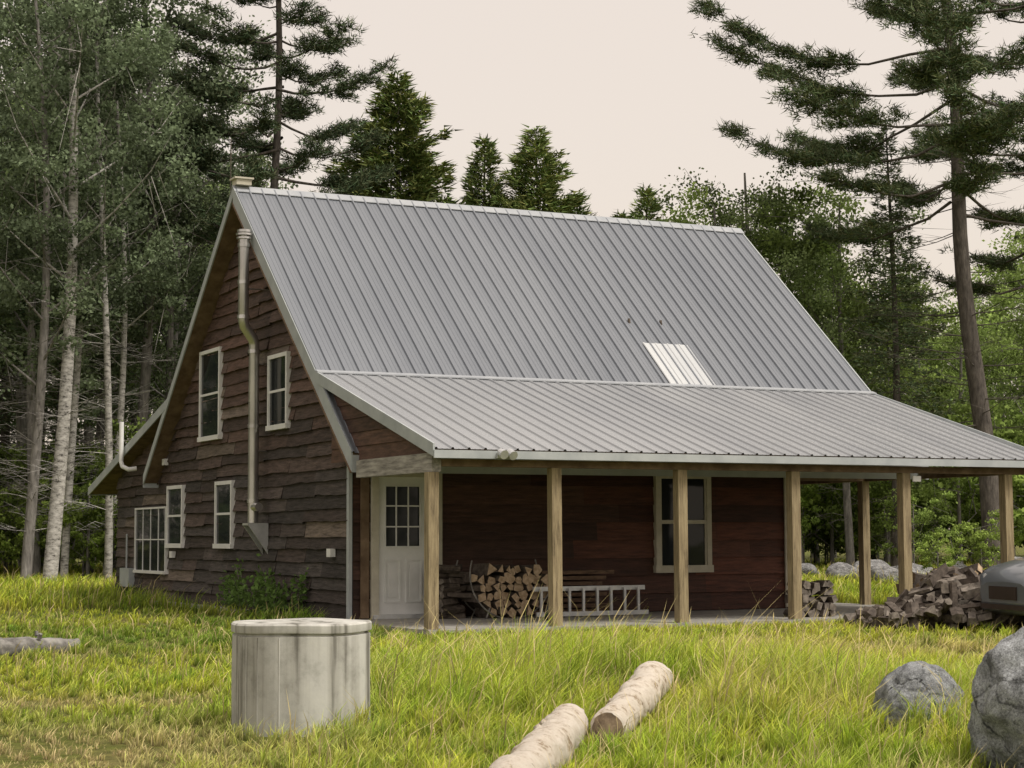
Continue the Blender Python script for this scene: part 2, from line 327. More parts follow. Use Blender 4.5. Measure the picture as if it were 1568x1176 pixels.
# porch structure
p=B(); yp=-3.9972
p.box(XL+.05,XL+.18,-4.06,-1.5,ZP-.27,ZP-.03,1)
p.box(XL+.182,XR-.05,-4.07,-3.93,ZP-.20,ZP-.108,0)
p.box(XR-.20,XR-.06,-3.92,9.0,2.12,2.27,0)
p.box(XH+.06,XR-.21,-.08,.06,2.12,2.27,0)
x=0.3
while x<XR-.4:
    p.hexa([(x,-.9,2.70),(x+.05,-.9,2.70),(x+.05,-3.9,ZP-.115+.10),(x,-3.9,ZP-.115+.10),(x,-.9,2.80),(x+.05,-.9,2.80),(x+.05,-3.9,ZP+.0),(x,-3.9,ZP+.0)],0); x+=.61
z=ZP-.03
while z<3.3:
    z2=z+.2; c=np.array([.12,.068,.050])*random.uniform(.7,1.2)
    yf=YB+(z+.11-ZB)/(ZP-ZB)*(YP-YB); yf2=YB+(z2+.11-ZB)/(ZP-ZB)*(YP-YB)
    yf=max(yf,-4.0); yf2=max(min(yf2,-.45),-4.0)
    p.add([(XL+.10,-.4,z),(XL+.10,yf,z),(XL+.115,yf2,z2),(XL+.115,-.4,z2)],[(0,1,2,3)],2,c); z=z2
obj('porch_frame',p.mesh('porch_frame',[M_soffit,M_beam,M_front]),house)
px_=[-.55,1.2654,3.1812,5.0308,6.9612,8.87]
q=B(); w_=.07
for i,x in enumerate(px_):
    if i==0: x=-.50
    tw=random.uniform(-.01,.01); zt_=ZP-.11-.092*(i>0)-(.165 if i==0 else 0)
    q.hexa([(x-w_,yp-w_,.05),(x+w_,yp-w_,.05),(x+w_,yp+w_,.05),(x-w_,yp+w_,.05),(x-w_+tw,yp-w_,zt_),(x+w_+tw,yp-w_,zt_),(x+w_+tw,yp+w_,zt_),(x-w_+tw,yp+w_,zt_)],0)
    q.box(x-w_-.012,x+w_+.012,yp-w_-.012,yp+w_+.012,.0,.06,1)
for (x,y) in ((9.3,0),(9.3,4.2),(9.3,8.4)): q.box(x-w_,x+w_,y-w_,y+w_,.04,2.12,0)
obj('porch_posts',q.mesh('porch_posts',[M_post,M_beam]),house)
q=B(); q.box(-.58,XR-.1,-4.12,-.68,-.1,.05); q.box(7.4,XR-.1,-.68,8.2,-.1,.045)
q.box(-.6,-.35,3.5,9,-.1,.05)
obj('porch_slab',q.mesh('porch_slab',[M_conc]),house)

def win_gable(name,ya,yb,z0,z1,fr=.065,cols=1,rows=2,mw=.02):
    b=B(); X0=-.095; X1=.0; g=-.065
    b.box(X0,X1,ya,ya+fr,z0,z1,0); b.box(X0,X1,yb-fr,yb,z0,z1,0); b.box(X0,X1,ya+fr,yb-fr,z1-fr,z1,0); b.box(X0-.02,X1,ya-.02,yb+.02,z0-.03,z0+fr*.8,0)
    b.add([(g,ya+fr,z0),(g,yb-fr,z0),(g,yb-fr,z1-fr),(g,ya+fr,z1-fr)],[(0,3,2,1)],1)
    for i in range(1,rows):
        zz=z0+(z1-z0)*i/rows; b.box(g-.014,g+.002,ya+fr,yb-fr,zz-mw,zz+mw,0)
    for i in range(1,cols):
        yy=ya+(yb-ya)*i/cols; b.box(g-.012,g+.003,yy-mw*1.2,yy+mw*1.2,z0+fr*.8,z1-fr,0)
    obj(name,b.mesh(name,[M_white,M_glass]),walls)
win_gable('window_lower_a',8.32,9.36,1.058,2.205)
win_gable('window_lower_b',5.36,6.32,1.058,2.205)
win_gable('window_upper_a',6.10,7.31,2.985,4.60)
win_gable('window_upper_b',2.57,3.51,2.985,4.19)
win_gable('grid_window',9.42,11.65,.55,1.82,.035,4,2,.011)
def win_front(name,xa,xb,z0,z1,fr,mt):
    b=B(); Y0=-.10;Y1=-.005;g=-.058
    b.box(xa,xa+fr,Y0,Y1,z0,z1,0); b.box(xb-fr,xb,Y0,Y1,z0,z1,0); b.box(xa+fr,xb-fr,Y0,Y1,z1-fr,z1,0); b.box(xa-.02,xb+.02,Y0-.015,Y1,z0-.03,z0+fr,0)
    b.add([(xa+fr,g,z0+fr),(xb-fr,g,z0+fr),(xb-fr,g,z1-fr),(xa+fr,g,z1-fr)],[(0,1,2,3)],1)
    zz=(z0+z1)/2; b.box(xa+fr,xb-fr,Y0+.01,g+.002,zz-.03,zz+.03,2); 
    for a in (xa+fr,xb-fr-.03): b.box(a,a+.03,Y0+.02,g+.002,z0+fr,z1-fr,2)
    obj(name,b.mesh(name,[mt,M_glass,M_tan]),walls)
win_front('porch_window',5.15,6.19,.66,2.21,.085,M_tan)
b=B(); b.box(.29,.40,-.11,-.005,.02,2.2,0); b.box(1.31,1.42,-.11,-.005,.02,2.2,0); b.box(.40,1.31,-.11,-.005,2.1,2.2,0)
gx0,gx1,gz0,gz1=.50,1.08,1.06,1.98
b.box(.405,gx0,-.07,-.034,.08,2.1,1); b.box(gx1,1.305,-.07,-.034,.08,2.1,1); b.box(gx0,gx1,-.07,-.034,.08,gz0,1); b.box(gx0,gx1,-.07,-.034,gz1,2.1,1)
b.add([(gx0,-.05,gz0),(gx1,-.05,gz0),(gx1,-.05,gz1),(gx0,-.05,gz1)],[(0,1,2,3)],2)
for i in range(1,3):
    xx=gx0+(gx1-gx0)*i/3; b.box(xx-.010,xx+.010,-.066,-.051,gz0,gz1,1)
    zz=gz0+(gz1-gz0)*i/3; b.box(gx0,gx1,-.068,-.0512,zz-.010,zz+.010,1)
for a in (gx0,gx1-.02): b.box(a,a+.02,-.085,-.068,gz0,gz1,1)
b.box(gx0+.02,gx1-.02,-.085,-.068,gz1-.02,gz1,1); b.box(gx0+.02,gx1-.02,-.085,-.068,gz0,gz0+.02,1)
for xa,xb in ((.50,.76),(.84,1.10)):
    for (a,b1,c,d1) in ((xa,xb,.25,.275),(xa,xb,.865,.89)): b.box(a,b1,-.086,-.069,c,d1,1)
    b.box(xa,xa+.025,-.086,-.069,.275,.865,1); b.box(xb-.025,xb,-.086,-.069,.275,.865,1); b.box(xa+.06,xb-.06,-.080,-.069,.33,.81,1)
b.tube([(1.24,-.07,1.0),(1.24,-.12,1.0)],[.03,.035],10,3,cap=True); b.tube([(1.24,-.07,1.15),(1.24,-.09,1.15)],[.03,.03],10,3,cap=True)
b.box(.3,1.41,-.16,-.034,.0,.078,3)
obj('entry_door',b.mesh('entry_door',[M_tan,M_white,M_glass,M_alu]),walls)
b=B(); U=np.array((-.72,2.88)); Lw=np.array((-.50,2.98))
b.tube([(U[0],U[1],6.0),(U[0],U[1],4.68),(U[0]*.9+Lw[0]*.1,U[1]*.9+Lw[1]*.1,4.60),(U[0]*.1+Lw[0]*.9,U[1]*.1+Lw[1]*.9,4.40),(Lw[0],Lw[1],4.30),(Lw[0],Lw[1],1.45)],.085,18,0)
for z_,R_,P_ in ((5.9,.098,U),(5.3,.096,U),(4.74,.10,U),(4.2,.10,Lw),(3.0,.096,Lw),(1.8,.10,Lw)): b.tube([(P_[0],P_[1],z_-.03),(P_[0],P_[1],z_+.03)],R_,18,0,cap=True)
for z0_,z1_,R_ in ((6.0,6.03,.12),(6.06,6.09,.13),(6.11,6.15,.11)): b.tube([(U[0],U[1],z0_),(U[0],U[1],z1_)],R_,16,0,cap=True)
b.tube([(U[0],U[1],6.0),(U[0],U[1],6.12)],.065,12,0)
b.tube([(Lw[0],Lw[1],1.70),(Lw[0]+.02,Lw[1]-.24,1.70)],.07,12,0,cap=True)
b.box(-.63,-.29,2.84,3.12,1.41,1.445,1)
for y in (2.84,3.09): b.add([(-.62,y,1.41),(-.29,y,1.41),(-.29,y,.95),(-.62,y+.03,1.41),(-.29,y+.03,1.41),(-.29,y+.03,.95)],[(0,1,2),(5,4,3)],1); b.add([(-.62,y,1.41),(-.29,y,.95),(-.29,y+.03,.95),(-.62,y+.03,1.41)],[(0,1,2,3)],1)
for z_ in (5.2,4.0,2.6): 
    P_=U if z_>4.5 else Lw; b.tube([(P_[0],P_[1],z_),(-.27,P_[1]+.02,z_)],.012,6,0)
obj('stove_pipe',b.mesh('stove_pipe',[M_steel,M_alu],smooth=(0,)),house)
b=B(); b.tube([(-.66,10.6,3.5),(-.66,10.6,2.72),(-.64,10.56,2.62),(-.55,10.45,2.56),(-.4,10.4,2.58)],.045,10,0,cap=True)
b.box(-.40,-.28,10.9,11.6,.25,.62,1); b.tube([(-.34,11.3,.62),(-.34,11.3,1.3)],.02,8,1)
for y,z_ in ((8.6,2.58),(8.05,.85),(-.1,.93)): b.box(-.36,-.28,y,y+.16,z_,z_+.12,0)
obj('wall_fittings',b.mesh('wall_fittings',[M_white,M_trim]),house)

# ------------------------------------------------------------------ firewood
def billet(b,c,axis,L,rad,e=0,bk=1,col=None,shapes=(3,3,4,4,5,6)):
    axis=np.array(axis,float);axis/=np.linalg.norm(axis); ref=np.array([0,0,1.]) if abs(axis[2])<.8 else np.array([1.,0,0])
    A=np.cross(axis,ref);A/=np.linalg.norm(A);Bq=np.cross(axis,A)
    n=random.choice(shapes)
    th=np.linspace(0,2*math.pi,n,endpoint=False)+rng.uniform(-.3,.3,n)+rng.uniform(0,6)
    rr=rad*rng.uniform(.75,1.15,n)*(1.12 if n<5 else 1); c=np.array(c,float)
    ring=[c+rr[i]*(math.cos(th[i])*A+math.sin(th[i])*Bq) for i in range(n)]
    V=np.array([p_-axis*L/2 for p_ in ring]+[p_+axis*L/2 for p_ in ring])
    b.add(V,[(i,(i+1)%n,n+(i+1)%n,n+i) for i in range(n)],bk); o=b.n-2*n
    for fc in (list(range(n-1,-1,-1)),list(range(n,2*n))): b.T.append((np.array([fc])+o,)); b.MI.append(np.array([e]))
b=B(); cx_,cy_=1.80,-1.3; row=0; z=.13
while z<.80:
    half=math.sqrt(max(.02,.58**2-(z-.62)**2)) if z<.62 else .58-(z-.62)*1.6
    x=-half+(.05 if row%2 else 0)
    while x<half:
        rad=random.uniform(.062,.10); billet(b,(cx_+x+rad,cy_+random.uniform(-.06,.06),z+random.uniform(-.02,.02)),(random.uniform(-.12,.12)-.15,1,random.uniform(-.06,.06)),.42,rad,shapes=(3,4,4,5,5,6,7)); x+=rad*1.75
    z+=.118; row+=1
for i in range(30): billet(b,(cx_-.74+random.uniform(-.12,.12),cy_+random.uniform(.0,.4),.09+.048*(i//2)),(1,random.uniform(-.6,.6),random.uniform(-.15,.15)),.36,.055,2,1)
th=np.linspace(math.pi*.90,math.pi*2.10,36)
for dy in (-.24,.24): b.tube([(cx_+.06+.66*math.cos(a),cy_+dy,.68+.64*math.sin(a)) for a in th],.011,8,3)
for sx in (-.35,.35): b.tube([(cx_+sx,cy_-.24,.05),(cx_+sx*.8,cy_-.22,.2)],.012,6,3); b.tube([(cx_+sx,cy_+.24,.05),(cx_+sx*.8,cy_+.22,.2)],.012,6,3)
obj('firewood_rack',b.mesh('firewood_rack',[M_cut,M_barkd,M_cutg,M_oldlog]))
b=B()
for i in range(8): b.box(2.4+random.uniform(0,.2),3.7+random.uniform(-.3,.1),-1.15+random.uniform(-.05,.05),-.75,.08+i*.082,.135+i*.082,0)
obj('lumber_stack',b.mesh('lumber_stack',[M_lumber]))
b=B(); yb_=-1.75; lx0,lx1=2.15,4.0
for z0_,y0_ in ((.10,0),(.46,.10)):
    b.box(lx0,lx1,yb_+y0_-.012,yb_+y0_+.025,z0_-.032,z0_+.032,0)
x=lx0+.1
while x<lx1: b.box(x-.018,x+.018,yb_+.028,yb_+.06,.09,.47,0); x+=.23
obj('aluminium_ladder',b.mesh('aluminium_ladder',[M_alu]))
b=B(); b.tube([(2.0,-2.4,.052),(2.0,-2.4,.06),(2.0,-2.4,.20),(2.0,-2.4,.26),(2.0,-2.4,.31)],[.05,.055,.055,.02,.018],14,0,cap=True); b.tube([(2.0,-2.4,.31),(2.0,-2.4,.34)],.022,10,1,cap=True)
obj('glass_bottle',b.mesh('glass_bottle',[M_glass,M_barkd],smooth=True))
b=B()
for i in range(5):
    for j in range(5): billet(b,(5.50+j*.12+random.uniform(-.03,.03),-3.35+random.uniform(-.05,.05),.10+i*.10+random.uniform(-.015,.015)),(random.uniform(-.2,.2),1,random.uniform(-.1,.1)),.4,.066,0,1)
obj('firewood_stack',b.mesh('firewood_stack',[M_cutg,M_barkd]))
b=B()
for i in range(560):
    u=rng.uniform(0,1); l=4.62+u*3.1; hmax=.10+.64*min(1,max(0,(l-4.6)/.9))*(1-.3*math.sin(u*9)**2)
    dd=23.9+rng.uniform(-.6,1.0); zz=.05+rng.uniform(0,hmax)*(1-abs(dd-24.1)/1.5)
    x,y=site(l,dd); billet(b,(x,y,zz),(rng.normal(),rng.normal(),rng.normal()*.3),random.uniform(.28,.42),random.uniform(.04,.085),0,1 if random.random()<.65 else 0)
obj('firewood_pile',b.mesh('firewood_pile',[M_cutg,M_barkd]))
b=B()
for i in range(170):
    u=rng.uniform(0,1); l=6.4+u*1.9; dd=29.5+rng.uniform(-.7,.7); zz=.06+rng.uniform(0,.62)*(1-abs(u-.4))
    x,y=site(l,dd); billet(b,(x,y,zz),(rng.normal(),rng.normal(),rng.normal()*.3),.42,random.uniform(.05,.1),0,1)
obj('firewood_pile',b.mesh('split_wood_pile',[M_cut,M_barkd]))

# ------------------------------------------------------------------ concrete well ring
RX,RY=site(-1.347,11.78)
b=B(); th=np.linspace(0,2*math.pi,73)[:-1]; rb=.437
prof=[(rb,-.05),(rb,.1),(rb,.3),(rb,.5),(rb,.605),(rb-.014,.610),(rb-.014,.622),(rb+.006,.626),(rb+.008,.634),(rb+.008,.672),(rb-.002,.682),(rb-.06,.686),(0.001,.690)]
V=np.array([[(rr*math.cos(a)*(1+.004*math.sin(a*5+zz*9)),rr*math.sin(a)*(1+.004*math.sin(a*5+zz*9)),zz+.003*math.sin(a*4)*(zz>.5)) for a in th] for rr,zz in prof])
n=72; i=np.arange(len(prof)-1)[:,None]*n; j=np.arange(n)[None]; kk=(j+1)%n
b.add(V.reshape(-1,3),np.stack([i+j,i+kk,i+n+kk,i+n+j],-1).reshape(-1,4)); 
me=b.mesh('concrete_well_ring',[M_ring],smooth=True)
o=obj('concrete_well_ring',me,loc=(RX,RY,0),rot=(0,0,R(35)))
me.set_sharp_from_angle(angle=R(30))
b=B()
for a in (190,199,212,232): 
    a=R(a); c,s_=math.cos(a),math.sin(a); b.tube([(rb*c,rb*s_,0),(rb*c,rb*s_,.60)],.004,6)
obj('form_marks',b.mesh('form_marks',[M_ring]),o,rot=(0,0,R(-35)))

# ------------------------------------------------------------------ logs
LOGS=[((-6.5,-18.1),(-4.72,-15.5)),((-4.74,-15.95),(-2.62,-12.98))]
def log(name,p0,p1,r0,r1,bark,cut,knots=3):
    b=B(); p0=np.array(p0,float);p1=np.array(p1,float); n=90; sides=48
    P=p0+(p1-p0)*np.linspace(0,1,n)[:,None]; P[:,2]+=.012*np.sin(np.linspace(0,5,n)); P[:,0]+=.03*np.sin(np.linspace(0,4,n))
    Rr=np.linspace(r0,r1,n)*(1+.06*np.sin(np.linspace(0,17,n)))
    b.tube(P,Rr,sides,0)
    V=b.V[-1]
    for i in range(len(V)):
        c=P[i//sides]; d_=V[i]-c; pl=mnoise.noise(Vector((V[i][0]*6,V[i][1]*6,V[i][2]*9)))+.4*mnoise.noise(Vector(V[i]*19)); f=1+.18*mnoise.noise(Vector(V[i]*4))+.03*mnoise.noise(Vector(V[i]*22))+(.08 if pl>.08 else 0); V[i]=c+d_*f
    for q in (0,n-1):
        ring=V[q*sides:(q+1)*sides]; c=P[q]; ins=c+(ring-c)*.9; ax=(P[1]-P[0]); ax/=np.linalg.norm(ax); sg=-1 if q==0 else 1
        VV=np.vstack([ring,ins+ax*.01*sg,c+ax*.012*sg]); F4=[(a,(a+1)%sides,sides+(a+1)%sides,sides+a) for a in range(sides)]
        b.add(VV,F4,0); b.add(VV,[(sides+a,sides+(a+1)%sides,2*sides) for a in range(sides)],1)
    for _ in range(knots):
        t=random.uniform(.1,.9); c=p0+(p1-p0)*t; a=random.uniform(.3,2.8); side=np.cross((p1-p0)/np.linalg.norm(p1-p0),[0,0,1]); dr=side*math.cos(a)+np.array([0,0,1])*math.sin(a)
        b.tube([c+dr*r0*.8,c+dr*(r0+.02)],[.028,.018],8,0,cap=True)
    obj(name,b.mesh(name,[bark,cut],smooth=(0,)))
log('peeled_log',(*LOGS[0][0],.115),(*LOGS[0][1],.12),.105,.115,M_barkw,M_cutd)
log('peeled_log',(*LOGS[1][0],.115),(*LOGS[1][1],.15),.100,.128,M_barkw,M_cutd)
log('fallen_log',(-8.2,-6.2,.13),(-5.25,-5.4,.07),.15,.09,M_oldlog,M_cutg)

# ------------------------------------------------------------------ boulders
def boulder(name,loc,sc,seed,rough=.18,facet=0,rot=0,m=None,sub=5,pl=(.62,.88)):
    import bmesh
    bm=bmesh.new(); bmesh.ops.create_icosphere(bm,subdivisions=sub,radius=1)
    o_=Vector((seed*7.3,seed*3.1,seed)); rr=random.Random(seed)
    planes=[(Vector((rr.gauss(0,1),rr.gauss(0,1),rr.gauss(0,.8))).normalized(),rr.uniform(*pl)) for _ in range(facet)]
    for v in bm.verts:
        p_=v.co.copy(); 
        for nn,dd in planes:
            t_=p_.dot(nn)-dd
            if t_>0: p_-=nn*t_*.93
        f=1+rough*mnoise.noise(p_*1.3+o_)+rough*.3*mnoise.noise(p_*4+o_)+rough*.14*mnoise.noise(p_*13+o_); v.co=p_*f
    me=bpy.data.meshes.new(name); bm.to_mesh(me); bm.free(); me.polygons.foreach_set('use_smooth',[True]*len(me.polygons)); me.materials.append(m or M_rock)
    return obj(name,me,loc=loc,rot=(0,0,rot),scale=sc)
x,y=site(2.55,11.6); boulder('granite_boulder',(x,y,.10),(.31,.32,.30),3,.16,5,.4,M_rock2,5,(.8,.95))
x,y=site(2.93,9.3); boulder('granite_boulder',(x,y,.22),(.66,.64,.69),4,.22,22,1.3,M_rock2,6,(.74,.9))
rk=[(8.8,49,.6,.35),(9.8,51,.8,.45),(10.7,50,.7,.4),(12.4,52,.5,.35),(13.8,50,.9,.35),(8.2,52,.5,.3),(12.2,44,.6,.35),(14.2,42,.6,.3),(15,55,.8,.4),(9.2,46,.5,.35),(11.6,47,.55,.35)]
for i,(l,d_,s1,s2) in enumerate(rk):
    x,y=site(l,d_); boulder('fieldstone',(x,y,.15),(s1,s1*.8,s2*.95),20+i,.25,8,i,M_rock,3)

# ------------------------------------------------------------------ car
def car():
    e=empty('parked_car'); st=[
     (0,.62,.55,.38,.62,.62),(.06,.76,.66,.28,.74,.74),(.25,.86,.74,.22,.84,.84),(.6,.9,.78,.2,.92,.93),(1.1,.92,.8,.2,.98,1.0),(1.35,.92,.76,.2,1.0,1.06),(2.0,.92,.66,.2,1.02,1.48),(2.5,.92,.64,.2,1.03,1.56),(3.4,.92,.63,.2,1.04,1.54),(4.0,.91,.62,.2,1.05,1.42),(4.4,.86,.7,.26,1.02,1.08),(4.5,.75,.66,.35,.95,.97)]
    b=B(); rings=[]
    for (x,wl,wt,zl,zb,zr) in st:
        rings.append([(x,-wl*.93,zl),(x,-wl,(zl+zb)*.5),(x,-wl*.97,zb-.03),(x,-wt,zr-.04),(x,-wt*.8,zr),(x,0,zr+.02),(x,wt*.8,zr),(x,wt,zr-.04),(x,wl*.97,zb-.03),(x,wl,(zl+zb)*.5),(x,wl*.93,zl)])
    V=np.array(rings).reshape(-1,3); m_=11; F=[];Fg=[]
    for i in range(len(st)-1):
        for j in range(m_):
            q=(i*m_+j,i*m_+(j+1)%m_,(i+1)*m_+(j+1)%m_,(i+1)*m_+j)
            side=j in (2,7); top=j in (3,4,5,6)
            (Fg if (side and 5<=i<=9) or (top and i in (5,9)) else F).append(q)
    b.add(V,F,0); b.add(V,Fg,1); b.add(V[:m_],[tuple(range(m_))],0) ; b.add(V[-m_:],[tuple(range(m_-1,-1,-1))],0)
    obj('body',b.mesh('body',[M_car,M_glass],smooth=True),e)
    b=B()
    for x in (.85,3.6):
        for sy in (-1,1):
            y0=sy*.72;y1=sy*.935
            b.tube([(x,y0,.33),(x,y1-.02*sy,.33),(x,y1,.33)],[.33,.33,.29],28,0,cap=True)
            b.tube([(x,y1,.33),(x,y1+.006*sy,.33)],[.2,.19],24,1,cap=True)
            for a in range(5):
                a=a*2*math.pi/5; b.tube([(x,y1+.01*sy,.33),(x+.18*math.cos(a),y1+.01*sy,.33+.18*math.sin(a))],.022,6,1)
            b.tube([(x,sy*.93,.34),(x,sy*.937,.34)],[.40,.39],28,2,cap=True)
    obj('wheels',b.mesh('wheels',[M_barkd,M_alu,M_dark]),e)
    b=B()
    for sy in (-1,1): b.hexa([(.03,sy*.40,.60),(.03,sy*.60,.60),(.42,sy*.84,.66),(.3,sy*.4,.66),(.05,sy*.42,.72),(.05,sy*.62,.72),(.44,sy*.80,.80),(.3,sy*.4,.78)],0)
    b.box(-.02,.06,-.35,.35,.42,.58,1); b.box(-.01,.1,-.6,.6,.30,.36,1)
    obj('lights_and_grille',b.mesh('lights_and_grille',[M_lamp,M_dark]),e); return e
M_car,nt,bb=mat('car_paint'); bb.inputs['Base Color'].default_value=(.17,.19,.215,1); bb.inputs['Metallic'].default_value=.4; bb.inputs['Roughness'].default_value=.3; bb.inputs['Coat Weight'].default_value=.6
M_lamp,nt,bb=mat('headlamp_glass'); bb.inputs['Base Color'].default_value=(.55,.57,.6,1); bb.inputs['Roughness'].default_value=.1
c=car(); x,y=site(6.0,22.6); c.location=(x,y,0); c.rotation_euler=(0,0,-YAW+R(12))

# ------------------------------------------------------------------ vegetation prototypes
def needles(b,Cc,D,k,ln,wd,col,mi,spread=.9,flat=.5):
    n=len(Cc); C=np.repeat(Cc,k,0); d_=np.repeat(D,k,0)+rng.normal(0,spread,(n*k,3))*np.array([1,1,flat]); d_/=np.linalg.norm(d_,axis=1)[:,None]
    sd=np.cross(d_,rng.normal(0,1,(n*k,3))); sd/=np.linalg.norm(sd,axis=1)[:,None]+1e-9
    L=(ln*rng.uniform(.6,1.2,n*k))[:,None]; C=C+rng.normal(0,ln*.25,(n*k,3))
    V=np.stack([C-sd*wd*.5,C+sd*wd*.5,C+d_*L],1).reshape(-1,3)
    br=np.repeat(rng.uniform(.55,1.5,n),k)*rng.uniform(.8,1.2,n*k); cc=np.repeat(np.array(col)[None]*br[:,None],3,0)
    cc[:,0]*=np.repeat(rng.uniform(.85,1.3,n*k),3)
    b.add(V,np.arange(n*k*3).reshape(-1,3),mi,cc)
def leaves(b,Cc,size,col,mi,var=.35):
    n=len(Cc); d_=rng.normal(0,1,(n,3)); d_/=np.linalg.norm(d_,axis=1)[:,None]; e=np.cross(d_,rng.normal(0,1,(n,3))); e/=np.linalg.norm(e,axis=1)[:,None]+1e-9
    s_=(size*rng.uniform(.6,1.25,n))[:,None]
    V=np.stack([Cc-d_*s_*.5,Cc+e*s_*.32,Cc+d_*s_*.5,Cc-e*s_*.32],1).reshape(-1,3)
    cc=col*rng.uniform(1-var,1+var,(n,1)); b.add(V,np.arange(n*4).reshape(-1,4),mi,np.repeat(cc,4,0))
def conifer(name,H,Rr,hb=.5,dens=1.,col=(.032,.058,.026),bare=0,trunk=M_trunk,droop=.28,ww=.34,gap=.12,tr=None,k=5,pw=.85,ndl=.24,wd=.06,var=(.6,1.2)):
    b=B(); n=14; zs=np.linspace(0,H,n); tr=tr or H*.011
    ph=random.uniform(0,6); off=np.stack([.12*np.sin(zs*.25+ph),.12*np.cos(zs*.2+ph)],1)
    b.tube(np.column_stack([off,zs]),tr*(1-zs/H)**.8+.012,9,0)
    def ctr(z): return np.array([np.interp(z,zs,off[:,0]),np.interp(z,zs,off[:,1]),z])
    cs=[];ds=[]; z=hb
    while z<H-.1:
        t=(z-hb)/(H-hb); L0=Rr*((1-t)**pw)*min(1,.55+t*3)+.08
        nb=6 if t<.8 else 5; a0=random.uniform(0,6)
        for j in range(nb):
            if random.random()<gap: continue
            a=a0+j*2*math.pi/nb+random.uniform(-.3,.3); L=L0*random.uniform(*var); dirv=np.array([math.cos(a),math.sin(a),0]); sdv=np.array([-dirv[1],dirv[0],0])
            c0=ctr(z); rise=.3*t+random.uniform(-.05,.12); P=[c0+dirv*L*s_+np.array([0,0,L*(rise*s_-droop*s_+.12*s_*s_)]) for s_ in (0,.5,1)]
            b.tube(P,[.014+.004*L,.010,.004],3,0)
            m_=max(4,int(L*15*dens)); s_=rng.uniform(.12,1.02,m_)**.75; off2=rng.normal(0,1,m_)*(.06+.26*L*(1-s_)+.04)
            q=c0+dirv*(L*s_)[:,None]+sdv*off2[:,None]; q[:,2]+=L*(rise*s_-droop*s_+.12*s_*s_)-abs(off2)*.25+rng.normal(0,.05,m_)
            cs.append(q); ds.append(dirv*.8+sdv*np.sign(off2)[:,None]*.5+np.array([0,0,-.1+.4*t]))
        z+=ww*random.uniform(.7,1.25)*(1-.4*t)
    needles(b,np.concatenate(cs),np.concatenate(ds),k,ndl,wd,col,1,.5,.5)
    for _ in range(bare):
        z=random.uniform(1.5,hb+1); a=random.uniform(0,6.28); L=random.uniform(.6,1.8); d0=np.array([math.cos(a),math.sin(a),-.15]); c0=ctr(z)
        b.tube([c0,c0+d0*L*.5,c0+d0*L+np.array([0,0,-.15])],[.014,.010,.003],3,0)
        for __ in range(3):
            s_=random.uniform(.3,.9); a2=a+random.choice([-.8,.8]); b.tube([c0+d0*L*s_,c0+d0*L*s_+np.array([math.cos(a2),math.sin(a2),random.uniform(-.2,.3)])*.4*L],[.007,.003],3,0)
    return b.mesh(name,[trunk,M_needle],smooth=(0,))
